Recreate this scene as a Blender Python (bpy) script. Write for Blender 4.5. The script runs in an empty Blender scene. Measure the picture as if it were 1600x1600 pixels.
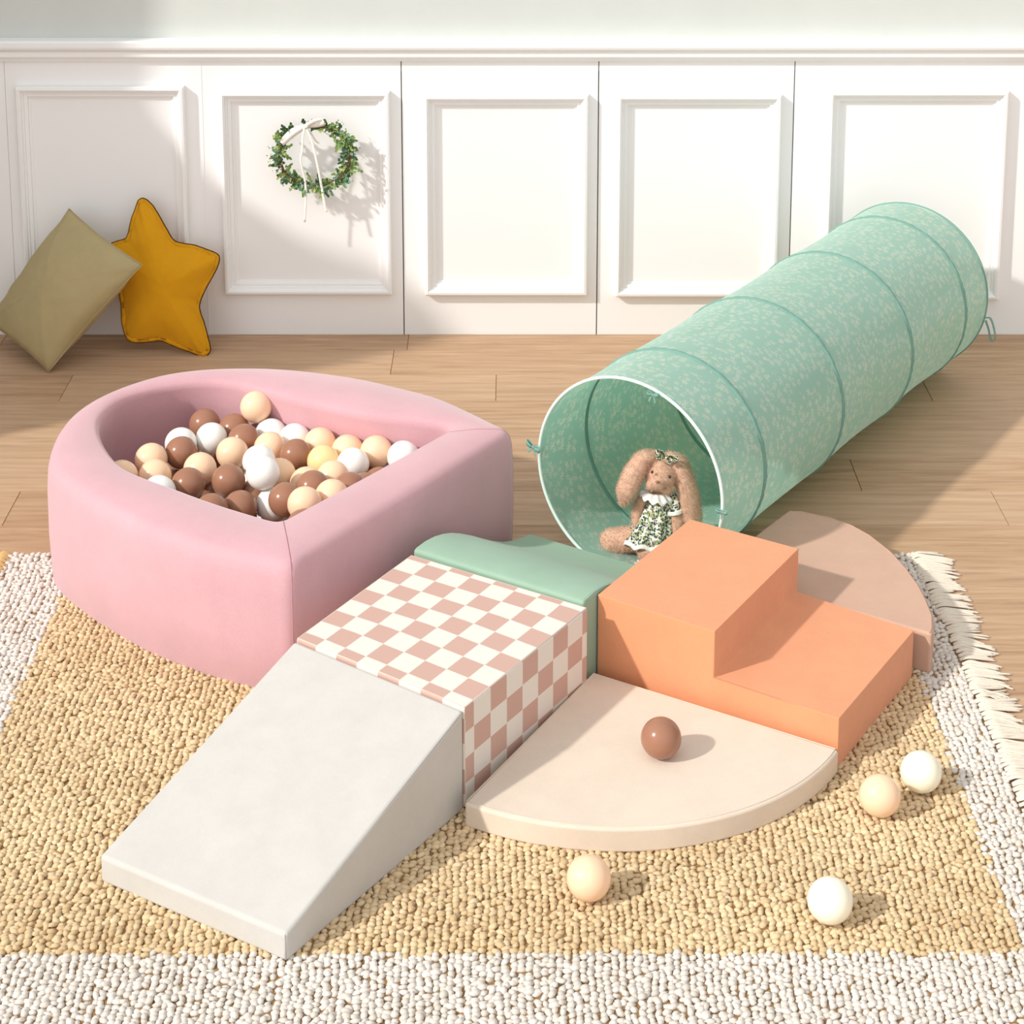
import bpy, bmesh, math, random
import numpy as np
from mathutils import Vector, Matrix, noise as mnoise

rng = np.random.default_rng(7)
random.seed(7)
SC = bpy.context.scene
COL = SC.collection
PI = math.pi

# ------------------------------------------------------------------ camera
FPX, PITCH, Y0, CX, CH = 3156.528, .2042, 0.0, .007, 2.026
cp, sp = math.cos(PITCH), math.sin(PITCH)
cam = bpy.data.cameras.new('camera')
cam.sensor_width = 36
cam.lens = FPX / 1600 * 36
cam.shift_y = -.5
cam.clip_end = 100
camo = bpy.data.objects.new('camera', cam)
COL.objects.link(camo)
camo.location = (CX, 0, CH)
camo.rotation_euler = (PI / 2 - PITCH, 0, 0)
SC.camera = camo


def ray(u, v):
    a = (u - 800) / FPX
    b = -(v - Y0) / FPX
    return np.array([a, cp + b * sp, -sp + b * cp])


def U(u, v, z=0.0):
    """world point at height z seen at photo pixel u, v"""
    d = ray(u, v)
    return np.array([CX, 0, CH]) + (z - CH) / d[2] * d


def UY(u, v, y):
    """world point at depth y seen at photo pixel u, v"""
    d = ray(u, v)
    return np.array([CX, 0, CH]) + y / d[1] * d


TH = -.569
E1 = np.array([math.cos(TH), math.sin(TH)])
E2 = np.array([-E1[1], E1[0]])
ORG = np.array([-.389, 3.273])


def W(a, b, z):
    p = ORG + a * E1 + b * E2
    return np.array([p[0], p[1], z])


def loc(P):
    d = np.array(P)[:2] - ORG
    return d @ E1, d @ E2


# --------------------------------------------------------------- materials
def lin(r, g, b):
    f = lambda c: c / 12.92 if c <= .04045 else ((c + .055) / 1.055) ** 2.4
    return (f(r / 255), f(g / 255), f(b / 255), 1)


class NT:
    def __init__(s, name):
        s.m = bpy.data.materials.new(name)
        s.m.use_nodes = True
        s.t = s.m.node_tree
        s.b = s.t.nodes['Principled BSDF']
        s.out = s.t.nodes['Material Output']

    def n(s, typ, **kw):
        nd = s.t.nodes.new(typ)
        for k, v in kw.items():
            if k == 'inp':
                for a, b in v.items():
                    if isinstance(b, bpy.types.NodeSocket):
                        s.t.links.new(b, nd.inputs[a])
                    else:
                        nd.inputs[a].default_value = b
            else:
                setattr(nd, k, v)
        return nd

    def math(s, op, a, b=0.0, c=0.0):
        nd = s.n('ShaderNodeMath', operation=op)
        for i, x in enumerate((a, b, c)):
            if isinstance(x, bpy.types.NodeSocket):
                s.t.links.new(x, nd.inputs[i])
            else:
                nd.inputs[i].default_value = x
        return nd.outputs[0]

    def mix(s, fac, a, b):
        nd = s.n('ShaderNodeMix', data_type='RGBA')
        for i, x in ((0, fac), (6, a), (7, b)):
            if isinstance(x, bpy.types.NodeSocket):
                s.t.links.new(x, nd.inputs[i])
            else:
                nd.inputs[i].default_value = x
        return nd.outputs[2]

    def link(s, a, b):
        s.t.links.new(a, b)

    def set(s, **kw):
        for k, v in kw.items():
            s.b.inputs[k.replace('_', ' ')].default_value = v


def fabric(name, col, rough=.9, sheen=.15, scale=900, bump=.12, mottle=.05, mscale=14):
    t = NT(name)
    co = t.n('ShaderNodeTexCoord').outputs['Object']
    n1 = t.n('ShaderNodeTexNoise', inp={'Vector': co, 'Scale': mscale, 'Detail': 5.0, 'Roughness': .65})
    n2 = t.n('ShaderNodeTexNoise', inp={'Vector': co, 'Scale': scale, 'Detail': 2.0})
    f = t.math('MULTIPLY_ADD', n1.outputs[0], mottle * 4, 1 - mottle * 2)
    f2 = t.math('MULTIPLY_ADD', n2.outputs[0], .24, .88)
    f = t.math('MULTIPLY', f, f2)
    vm = t.n('ShaderNodeVectorMath', operation='SCALE')
    vm.inputs[0].default_value = col[:3]
    t.link(f, vm.inputs['Scale'])
    t.link(vm.outputs[0], t.b.inputs['Base Color'])
    t.set(Roughness=rough, Sheen_Weight=sheen, Sheen_Roughness=.5)
    t.b.inputs['Specular IOR Level'].default_value = .2
    bp = t.n('ShaderNodeBump', inp={'Strength': bump, 'Distance': .002, 'Height': n2.outputs[0]})
    t.link(bp.outputs[0], t.b.inputs['Normal'])
    return t.m


def plain(name, col, rough=.6, spec=.3, **kw):
    t = NT(name)
    t.set(Base_Color=col, Roughness=rough)
    t.b.inputs['Specular IOR Level'].default_value = spec
    for k, v in kw.items():
        t.b.inputs[k.replace('_', ' ')].default_value = v
    return t.m


M = {}
M['white_paint'] = plain('white_paint', lin(244, 243, 241), .5, .25)
M['gap_dark'] = plain('gap_dark', lin(120, 110, 98), .9, .1)
# plaster of the upper wall
t = NT('plaster')
co = t.n('ShaderNodeTexCoord').outputs['Object']
n1 = t.n('ShaderNodeTexNoise', inp={'Vector': co, 'Scale': 5.0, 'Detail': 6.0, 'Roughness': .7})
t.link(t.mix(n1.outputs[0], lin(200, 203, 197), lin(212, 215, 209)), t.b.inputs['Base Color'])
t.set(Roughness=.85)
M['plaster'] = t.m
M['pink'] = fabric('pink_velvet', lin(206, 160, 166), .85, .45, 500, .1, .07, 6)
M['pink_seam'] = plain('pink_seam', lin(196, 146, 152), .9, .1)
M['ramp'] = fabric('ivory_grey_fabric', lin(200, 196, 189), .9, .1)
M['cream'] = fabric('cream_fabric', lin(222, 206, 188), .9, .1)
M['orange'] = fabric('orange_velvet', lin(224, 152, 110), .85, .25, 600, .12, .06, 12)
M['taupe'] = fabric('taupe_fabric', lin(200, 164, 142), .9, .1)
M['green'] = fabric('sage_fabric', lin(152, 180, 158), .9, .1)
M['olive'] = fabric('olive_linen', lin(176, 160, 118), .95, .05, 700, .2)
M['mustard'] = fabric('mustard_linen', lin(214, 152, 22), .95, .05, 700, .15)
M['dark_trim'] = plain('dark_trim', lin(78, 48, 30), .9, .1)
M['ribbon'] = fabric('cream_ribbon', lin(244, 238, 228), .8, .1)
M['white_cotton'] = fabric('white_cotton', lin(244, 240, 232), .9, .1)
M['twig'] = plain('twig', lin(104, 78, 58), .9, .1)
M['mint_band'] = fabric('mint_band', lin(118, 160, 146), .8, .1)
M['mint_rim'] = plain('mint_rim', lin(216, 236, 226), .5, .4)
M['thread'] = plain('thread', lin(214, 202, 186), .9, .1)
M['black'] = plain('dark_eye', lin(58, 40, 30), .25, .6)
M['nose'] = plain('nose_pink', lin(168, 116, 90), .8, .2)
M['nail'] = plain('nail_metal', lin(190, 180, 160), .4, .5, Metallic=.8)

# checker
t = NT('checker_fabric')
uv = t.n('ShaderNodeUVMap', uv_map='cells').outputs[0]
sx = t.n('ShaderNodeSeparateXYZ', inp={0: uv})
par = t.math('PINGPONG', t.math('ADD', t.math('FLOOR', sx.outputs[0]), t.math('FLOOR', sx.outputs[1])), 1.0)
co = t.n('ShaderNodeTexCoord').outputs['Object']
n2 = t.n('ShaderNodeTexNoise', inp={'Vector': co, 'Scale': 900.0})
# thin pale line between the printed squares
fx = t.math('ABSOLUTE', t.math('SUBTRACT', t.math('FRACT', sx.outputs[0]), .5))
fy = t.math('ABSOLUTE', t.math('SUBTRACT', t.math('FRACT', sx.outputs[1]), .5))
edge = t.math('GREATER_THAN', t.math('MAXIMUM', fx, fy), .488)
par2 = t.math('MAXIMUM', par, t.math('MULTIPLY', edge, .6))
c = t.mix(par2, lin(203, 166, 152), lin(232, 227, 216))
c = t.mix(t.math('MULTIPLY', n2.outputs[0], .16), c, lin(200, 170, 150))
t.link(c, t.b.inputs['Base Color'])
t.set(Roughness=.9, Sheen_Weight=.1)
t.b.inputs['Specular IOR Level'].default_value = .2
bp = t.n('ShaderNodeBump', inp={'Strength': .12, 'Distance': .002, 'Height': n2.outputs[0]})
t.link(bp.outputs[0], t.b.inputs['Normal'])
M['checker'] = t.m

# wood planks
t = NT('oak_planks')
at = t.n('ShaderNodeAttribute', attribute_name='plank')
rnd = t.n('ShaderNodeSeparateColor', inp={0: at.outputs['Color']})
co = t.n('ShaderNodeTexCoord').outputs['Object']
sx = t.n('ShaderNodeSeparateXYZ', inp={0: co})
off = t.math('MULTIPLY', rnd.outputs[0], 37.0)
v = t.n('ShaderNodeCombineXYZ')
t.link(t.math('ADD', t.math('MULTIPLY', sx.outputs[0], 1.6), off), v.inputs[0])
t.link(t.math('ADD', t.math('MULTIPLY', sx.outputs[1], 26.0), off), v.inputs[1])
g1 = t.n('ShaderNodeTexNoise', inp={'Vector': v.outputs[0], 'Scale': 2.2, 'Detail': 7.0, 'Roughness': .62, 'Distortion': .6})
v2 = t.n('ShaderNodeCombineXYZ')
t.link(t.math('ADD', t.math('MULTIPLY', sx.outputs[0], 5.0), off), v2.inputs[0])
t.link(t.math('ADD', t.math('MULTIPLY', sx.outputs[1], 170.0), off), v2.inputs[1])
g2 = t.n('ShaderNodeTexNoise', inp={'Vector': v2.outputs[0], 'Scale': 1.5, 'Detail': 3.0, 'Roughness': .6})
cr = t.n('ShaderNodeValToRGB', inp={0: g1.outputs[0]})
e = cr.color_ramp.elements
e[0].position, e[0].color = .28, lin(156, 122, 94)
e[1].position, e[1].color = .72, lin(202, 170, 138)
m = e = cr.color_ramp.elements.new(.5)
m.color = lin(184, 149, 116)
c = t.mix(t.math('MULTIPLY', t.math('SUBTRACT', g2.outputs[0], .3), .55), cr.outputs[0], lin(150, 116, 88))
c = t.mix(t.math('MULTIPLY', rnd.outputs[1], .30), c, lin(214, 184, 154))
t.link(c, t.b.inputs['Base Color'])
t.set(Roughness=.5)
t.b.inputs['Specular IOR Level'].default_value = .3
bp = t.n('ShaderNodeBump', inp={'Strength': .06, 'Distance': .002, 'Height': g2.outputs[0]})
t.link(bp.outputs[0], t.b.inputs['Normal'])
M['wood'] = t.m

# rug yarn, colour by vertex attribute
t = NT('rug_yarn')
at = t.n('ShaderNodeAttribute', attribute_name='yarn')
s3 = t.n('ShaderNodeSeparateColor', inp={0: at.outputs['Color']})
ca = t.mix(s3.outputs[1], lin(200, 172, 130), lin(228, 204, 164))
cb = t.mix(s3.outputs[1], lin(208, 198, 186), lin(230, 222, 212))
t.link(t.mix(s3.outputs[0], ca, cb), t.b.inputs['Base Color'])
t.set(Roughness=.95, Sheen_Weight=.2)
t.b.inputs['Specular IOR Level'].default_value = .1
M['yarn'] = t.m
M['rug_back'] = plain('rug_back', lin(150, 118, 80), .95, .05)
M['fringe'] = fabric('fringe_yarn', lin(230, 218, 200), .95, .1, 500, .3)
M['fringe_tan'] = fabric('fringe_yarn_tan', lin(214, 178, 120), .95, .1, 500, .3)

# tunnel fabric: mint with small pale flowers, lets light through
t = NT('mint_floral')
uv = t.n('ShaderNodeUVMap', uv_map='cloth').outputs[0]


def flowers(scale, R, thr, seed):
    vm = t.n('ShaderNodeVectorMath', operation='MULTIPLY_ADD')
    t.link(uv, vm.inputs[0])
    vm.inputs[1].default_value = (scale, scale, 1)
    vm.inputs[2].default_value = (seed, seed * .7, 0)
    vo = t.n('ShaderNodeTexVoronoi', voronoi_dimensions='2D', inp={'Vector': vm.outputs[0], 'Scale': 1.0, 'Randomness': .85})
    d = t.n('ShaderNodeVectorMath', operation='SUBTRACT')
    t.link(vm.outputs[0], d.inputs[0])
    t.link(vo.outputs['Position'], d.inputs[1])
    sp_ = t.n('ShaderNodeSeparateXYZ', inp={0: d.outputs[0]})
    ang = t.math('ARCTAN2', sp_.outputs[1], sp_.outputs[0])
    r = vo.outputs['Distance']
    sc = t.n('ShaderNodeSeparateColor', inp={0: vo.outputs['Color']})
    pet = t.math('MULTIPLY_ADD', t.math('COSINE', t.math('ADD', t.math('MULTIPLY', ang, 5.0), t.math('MULTIPLY', sc.outputs[0], 6.28))), .42 * R, .58 * R)
    inside = t.math('LESS_THAN', r, pet)
    hole = t.math('GREATER_THAN', r, R * .16)
    return t.math('MULTIPLY', t.math('MULTIPLY', inside, hole), t.math('GREATER_THAN', sc.outputs[1], thr))


nz = t.n('ShaderNodeTexNoise', inp={'Vector': uv, 'Scale': 16.0, 'Detail': 2.0})
clus = t.math('GREATER_THAN', nz.outputs[0], .42)
fl = t.math('MAXIMUM', t.math('MULTIPLY', flowers(50, .37, .12, 0.0), clus), flowers(44, .31, .55, 5.3))
fl = t.math('MAXIMUM', fl, t.math('MULTIPLY', flowers(70, .26, .5, 11.1), clus))
base = t.mix(t.math('MULTIPLY', fl, .95), lin(194, 228, 215), lin(238, 243, 230))
d1 = t.n('ShaderNodeBsdfDiffuse')
d2 = t.n('ShaderNodeBsdfTranslucent')
gl = t.n('ShaderNodeBsdfGlossy', inp={'Roughness': .38})
t.link(base, d1.inputs[0])
t.link(base, d2.inputs[0])
ms = t.n('ShaderNodeMixShader', inp={0: .6})
t.link(d1.outputs[0], ms.inputs[1])
t.link(d2.outputs[0], ms.inputs[2])
ms2 = t.n('ShaderNodeMixShader', inp={0: .10})
t.link(ms.outputs[0], ms2.inputs[1])
t.link(gl.outputs[0], ms2.inputs[2])
sh_ = t.n('ShaderNodeBsdfSheen', inp={'Roughness': .35, 'Color': (.3, .32, .31, 1)})
ad_ = t.n('ShaderNodeAddShader')
t.link(ms2.outputs[0], ad_.inputs[0])
t.link(sh_.outputs[0], ad_.inputs[1])
t.link(ad_.outputs[0], t.out.inputs[0])
M['mint'] = t.m

# liberty print of the bunny's dress
t = NT('dress_print')
co = t.n('ShaderNodeTexCoord').outputs['Object']


def spots(scale, r, thr, sd):
    vm = t.n('ShaderNodeVectorMath', operation='ADD')
    t.link(co, vm.inputs[0])
    vm.inputs[1].default_value = (sd, sd, sd)
    vo = t.n('ShaderNodeTexVoronoi', inp={'Vector': vm.outputs[0], 'Scale': scale})
    sc = t.n('ShaderNodeSeparateColor', inp={0: vo.outputs['Color']})
    return t.math('MULTIPLY', t.math('LESS_THAN', vo.outputs['Distance'], r), t.math('GREATER_THAN', sc.outputs[0], thr))


c = t.mix(spots(190, .6, .35, 0), lin(238, 234, 222), lin(150, 160, 104))
c = t.mix(spots(210, .52, .5, 3), c, lin(62, 92, 62))
c = t.mix(spots(230, .48, .55, 6), c, lin(46, 56, 92))
c = t.mix(spots(200, .32, .72, 9), c, lin(198, 160, 120))
t.link(c, t.b.inputs['Base Color'])
t.set(Roughness=.9)
M['print'] = t.m

# fur
t = NT('brown_fur')
co = t.n('ShaderNodeTexCoord').outputs['Object']
n1 = t.n('ShaderNodeTexNoise', inp={'Vector': co, 'Scale': 60.0, 'Detail': 4.0})
t.link(t.mix(n1.outputs[0], lin(192, 146, 120), lin(236, 198, 172)), t.b.inputs['Base Color'])
t.set(Roughness=.95, Sheen_Weight=.3)
t.b.inputs['Specular IOR Level'].default_value = .1
M['fur'] = t.m


def ballmat(name, col, sss, sc):
    t = NT(name)
    t.set(Base_Color=col, Roughness=.22, Subsurface_Weight=sss, Subsurface_Scale=sc)
    t.b.inputs['Subsurface Radius'].default_value = (1, .7, .42)
    t.b.inputs['Specular IOR Level'].default_value = .4
    return t.m


M['ball_peach'] = ballmat('ball_peach', lin(250, 212, 178), .3, .02)
M['ball_cream'] = ballmat('ball_cream', lin(248, 218, 160), .35, .02)
M['ball_white'] = ballmat('ball_white', lin(246, 245, 238), .3, .015)
M['ball_ivory'] = ballmat('ball_ivory', lin(252, 244, 222), .35, .02)
M['ball_brown'] = ballmat('ball_brown', lin(160, 114, 90), .08, .01)

# leaf colours
for k, cc in dict(leaf_a=(128, 158, 92), leaf_b=(78, 108, 72), leaf_c=(172, 188, 112), leaf_d=(140, 174, 152), bud_a=(226, 190, 196), bud_b=(92, 66, 60)).items():
    M[k] = plain(k, lin(*cc), .7, .2)


# ----------------------------------------------------------------- helpers
def tag(o, label=None, cat=None, group=None, kind=None):
    if label: o['label'] = label
    if cat: o['category'] = cat
    if group: o['group'] = group
    if kind: o['kind'] = kind
    return o


def empty(name, p, label, cat, group=None):
    o = bpy.data.objects.new(name, None)
    o.empty_display_size = .05
    COL.objects.link(o)
    o.location = tuple(float(x) for x in p)
    return tag(o, label, cat, group)


def place(name, me, mat, parent=None):
    o = bpy.data.objects.new(name, me)
    if mat is not None:
        for mm in (mat if isinstance(mat, (list, tuple)) else [mat]):
            me.materials.append(mm)
    COL.objects.link(o)
    if parent is not None:
        o.parent = parent
    return o


def wloc(parent):
    p = Vector((0, 0, 0))
    while parent is not None:
        p = p + parent.location
        parent = parent.parent
    return p


def mk(name, verts, faces, mat, parent=None, smooth=False, bevel=0, segs=3, origin=None, midx=None):
    """mesh from world-space vertices; local origin at the parent's (or the given) place"""
    off = np.array(wloc(parent)) if parent is not None else np.zeros(3)
    org = np.array(origin if origin is not None else (0, 0, 0), float)
    vs = np.array(verts, float) - off - (org if parent is None else 0)
    me = bpy.data.meshes.new(name)
    me.from_pydata([tuple(v) for v in vs], [], [tuple(f) for f in faces])
    me.validate()
    bm = bmesh.new()
    bm.from_mesh(me)
    bmesh.ops.recalc_face_normals(bm, faces=bm.faces)
    bm.to_mesh(me)
    bm.free()
    if midx is not None:
        me.polygons.foreach_set('material_index', midx)
    o = place(name, me, mat, parent)
    if parent is None:
        o.location = tuple(org)
    if smooth or bevel:
        me.polygons.foreach_set('use_smooth', [True] * len(me.polygons))
    if bevel:
        b = o.modifiers.new('bevel', 'BEVEL')
        b.width = bevel
        b.segments = segs
        b.limit_method = 'ANGLE'
        b.angle_limit = math.radians(35)
        b.harden_normals = True
    return o


def tube(path, r, n=8, closed=False, rfun=None):
    """round tube along a polyline: verts, faces"""
    P = np.array(path, float)
    N = len(P)
    V, F = [], []
    prev = None
    for i in range(N):
        a = P[(i - 1) % N] if (closed or i > 0) else P[i]
        b = P[(i + 1) % N] if (closed or i < N - 1) else P[i]
        T = b - a
        T = T / (np.linalg.norm(T) + 1e-12)
        if prev is None:
            up = np.array([0, 0, 1.0]) if abs(T[2]) < .9 else np.array([1.0, 0, 0])
        else:
            up = prev
        X = np.cross(up, T)
        X /= np.linalg.norm(X) + 1e-12
        Y = np.cross(T, X)
        prev = Y
        rr = r if rfun is None else r * rfun(i / max(1, N - 1))
        for k in range(n):
            a_ = 2 * PI * k / n
            V.append(P[i] + rr * (math.cos(a_) * X + math.sin(a_) * Y))
    segs = N if closed else N - 1
    for i in range(segs):
        j = (i + 1) % N
        for k in range(n):
            F.append((i * n + k, i * n + (k + 1) % n, j * n + (k + 1) % n, j * n + k))
    if not closed:
        F.append(tuple(range(n - 1, -1, -1)))
        F.append(tuple((N - 1) * n + k for k in range(n)))
    return V, F


def merge(parts):
    V, F = [], []
    for v, f in parts:
        o = len(V)
        V += [np.array(x) for x in v]
        F += [tuple(i + o for i in q) for q in f]
    return V, F


def box(x0, x1, y0, y1, z0, z1):
    V = [(x, y, z) for z in (z0, z1) for y in (y0, y1) for x in (x0, x1)]
    F = [(0, 2, 3, 1), (4, 5, 7, 6), (0, 1, 5, 4), (2, 6, 7, 3), (0, 4, 6, 2), (1, 3, 7, 5)]
    return V, F


def ribbon(path, width_dir, w, t=.0008):
    """thin strap with real thickness"""
    P = np.array(path, float)
    D = np.array(width_dir, float)
    D = np.repeat(D[None], len(P), 0) if D.ndim == 1 else D
    V, F = [], []
    for i, p in enumerate(P):
        T = P[min(i + 1, len(P) - 1)] - P[max(i - 1, 0)]
        T = T / (np.linalg.norm(T) + 1e-9)
        d = D[i] / (np.linalg.norm(D[i]) + 1e-9)
        nn = np.cross(T, d)
        nn = nn / (np.linalg.norm(nn) + 1e-9)
        ww = w[i] if hasattr(w, '__len__') else w
        V += [p - d * ww / 2 - nn * t / 2, p + d * ww / 2 - nn * t / 2, p + d * ww / 2 + nn * t / 2, p - d * ww / 2 + nn * t / 2]
    for i in range(len(P) - 1):
        for k in range(4):
            F.append((i * 4 + k, i * 4 + (k + 1) % 4, i * 4 + 4 + (k + 1) % 4, i * 4 + 4 + k))
    F += [(3, 2, 1, 0), tuple((len(P) - 1) * 4 + k for k in range(4))]
    return V, F


def catmull(P, n=12, closed=False):
    P = [np.array(p, float) for p in P]
    out = []
    N = len(P)
    for i in range(N if closed else N - 1):
        p1, p2 = P[i], P[(i + 1) % N]
        p0 = P[i - 1] if (closed or i > 0) else 2 * p1 - p2
        p3 = P[(i + 2) % N] if (closed or i < N - 2) else 2 * p2 - p1
        for k in range(n):
            s = k / n
            out.append(.5 * ((2 * p1) + (p2 - p0) * s + (2 * p0 - 5 * p1 + 4 * p2 - p3) * s * s + (3 * p1 - p0 - 3 * p2 + p3) * s ** 3))
    if not closed:
        out.append(P[-1])
    return out


FZ = -.004       # bare floor level
WY = 5.259       # face of the wall panelling

# ----------------------------------------------------------------- setting
# floor: single mesh of planks with grooves between
V, F, A = [], [], []
joint0 = {0: -.311, 1: -.034, 2: -.55, 3: .42, 4: .805, 5: 1.099, 6: .15, 7: .75, 8: -.2}
PLK, PW = 1.106, .1725
k = -2
while True:
    ytop = 5.146 + PW - PW * (k + 1) if k >= 0 else 5.146 + PW * (-k)
    ybot = ytop - PW
    if ytop < 1.4: break
    x = joint0.get(k, random.uniform(-.5, .5))
    x -= PLK * math.ceil((x + 3.4) / PLK)
    while x < 3.4:
        g = .0012
        v0 = len(V)
        zc = FZ
        for (xx, yy, zz) in ((x + g, ybot + g, zc), (x + PLK - g, ybot + g, zc), (x + PLK - g, ytop - g, zc), (x + g, ytop - g, zc),
                             (x, ybot, zc - .003), (x + PLK, ybot, zc - .003), (x + PLK, ytop, zc - .003), (x, ytop, zc - .003)):
            V.append((xx, yy, zz))
        r1, r2 = random.random(), random.random()
        A += [(r1, r2, 0, 1)] * 8
        F += [(v0, v0 + 1, v0 + 2, v0 + 3), (v0 + 4, v0 + 5, v0 + 1, v0), (v0 + 5, v0 + 6, v0 + 2, v0 + 1), (v0 + 6, v0 + 7, v0 + 3, v0 + 2), (v0 + 7, v0 + 4, v0, v0 + 3)]
        x += PLK
    k += 1
fl = mk('floor', V, F, M['wood'])
ca = fl.data.color_attributes.new('plank', 'FLOAT_COLOR', 'POINT')
ca.data.foreach_set('color', np.array(A, np.float32).ravel())
tag(fl, 'light oak plank floor running along the panelled wall', 'floor', kind='structure')

v, f = box(-3.2, 3.2, WY + .012, WY + .14, .74, 2.6)
v2, f2 = box(-3.2, 3.2, WY + .02, WY + .14, FZ - .03, .74)
wb = mk('wall_back', *merge([(v, f), (v2, f2)]), [M['plaster'], M['gap_dark']], midx=[0] * 6 + [1] * 6)
tag(wb, 'pale grey-green plaster wall above the white panelling', 'wall', kind='structure')


def px_x(x, v0=143, v1=457):
    return .5 * (UY(x, v0, WY)[0] + UY(x, v1, WY)[0])


# wainscot boards, seams between
seams = [-3.2, px_x(16.5), px_x(629), px_x(934), px_x(1236.5), 3.2]
n = 1
for i in range(len(seams) - 1):
    gl_, gr_ = (.0003 if i in (1,) else .0014), (.0003 if i == 0 else .0014)
    v, f = box(seams[i] + gl_, seams[i + 1] - gr_, WY, WY + .018, FZ, .80)
    o = mk('trim_%d' % n, v, f, M['white_paint'], bevel=.001, segs=2)
    tag(o, 'white wainscot board number %d from the left on the back wall' % (i + 1), 'wall panel', kind='structure')
    n += 1
# faint upright batten joint seen left of the wreath panel
v, f = box(px_x(320) - .001, px_x(320) + .001, WY - .001, WY + .002, FZ, .768)
o = mk('trim_%d' % n, v, f, M['white_paint'])
tag(o, 'thin white joint strip beside the wreath panel', 'trim', kind='structure')
n += 1
# chair rail: profile swept along x
prof = [(0, .772), (-.010, .772), (-.012, .779), (-.017, .781), (-.020, .786), (-.020, .799), (-.024, .803), (-.030, .808), (-.032, .814), (-.032, .826), (-.026, .831), (.012, .831), (.012, .772)]
V, F = [], []
for x in (-3.2, 3.2):
    V += [(x, WY + a, b) for a, b in prof]
k = len(prof)
F = [(i, (i + 1) % k, k + (i + 1) % k, k + i) for i in range(k)] + [tuple(range(k)), tuple(range(2 * k - 1, k - 1, -1))]
o = mk('trim_%d' % n, V, F, M['white_paint'])
tag(o, 'white moulded chair rail along the top of the panelling', 'moulding', kind='structure')
n += 1
# picture-frame mouldings
fprof = [(0, 0), (0, .019), (.003, .023), (.009, .024), (.014, .021), (.016, .014), (.0195, .0145), (.021, .009), (.027, .0095), (.030, .0085), (.031, .003), (.037, .002), (.037, 0)]
for i, (xl, xr, yt, yb) in enumerate([(34, 294, 133, 450), (348, 611, 141, 457), (663, 918, 146, 458), (962, 1216, 146, 460), (1289, 1566, 140, 465)]):
    x0, x1 = px_x(xl), px_x(xr)
    z1, z0 = UY(800, yt, WY)[2], UY(800, yb, WY)[2]
    V, F = [], []
    for (ax, az, sx_, sz_) in ((x0, z0, 1, 1), (x1, z0, -1, 1), (x1, z1, -1, -1), (x0, z1, 1, -1)):
        V += [(ax + sx_ * d, WY - h, az + sz_ * d) for d, h in fprof]
    k = len(fprof)
    for c in range(4):
        c2 = (c + 1) % 4
        F += [(c * k + j, c * k + j + 1, c2 * k + j + 1, c2 * k + j) for j in range(k - 1)]
    o = mk('trim_%d' % n, V, F, M['white_paint'])
    tag(o, ['white frame moulding behind the two cushions', 'white frame moulding around the hanging wreath', 'white frame moulding of the middle panel, right of the wreath',
            'white frame moulding left of the tunnel, half hidden by it', 'white frame moulding behind the far end of the tunnel'][i], 'moulding', kind='structure')
    n += 1
# unseen left wall added as occluder, its opening shaped to shade the back wall
LX = -1.95
v1_ = box(LX - .12, LX, 4.68, WY + .14, FZ - .03, 2.6)
poly = [(4.17, FZ - .03), (4.68, FZ - .03), (4.68, 1.43), (4.58, 1.37), (4.45, 1.40), (4.33, 1.50), (4.24, 1.50), (4.17, 1.40)]
kk = len(poly)
V = [(LX - .12, a, b) for a, b in poly] + [(LX, a, b) for a, b in poly]
F = [(i, (i + 1) % kk, kk + (i + 1) % kk, kk + i) for i in range(kk)] + [tuple(range(kk)), tuple(range(2 * kk - 1, kk - 1, -1))]
o = mk('wall_left_occluder', *merge([v1_, (V, F)]), M['plaster'])
tag(o, 'left wall out of frame, added and shaped to shade the back wall', 'wall', kind='structure')


# ------------------------------------------------------------- foam blocks
def prism(bottom, top):
    k = len(bottom)
    V = list(bottom) + list(top)
    F = [(i, (i + 1) % k, k + (i + 1) % k, k + i) for i in range(k)] + [tuple(range(k - 1, -1, -1)), tuple(range(k, 2 * k))]
    return V, F


def drop(p, z):
    return np.array([p[0], p[1], z])


def seam(root, pts, mat, r=.0011, closed=False, name='seam'):
    v, f = tube(pts, r, 6, closed)
    return mk(name, v, f, mat, root, smooth=True)


def inset(p, c, d):
    v = np.array(c) - np.array(p)
    v[2] = 0
    return np.array(p) + v / np.linalg.norm(v) * d


HC, HT, TP, OH1, OH2 = .188, .047, .045, .187, .096
BZ = 0.0
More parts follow.
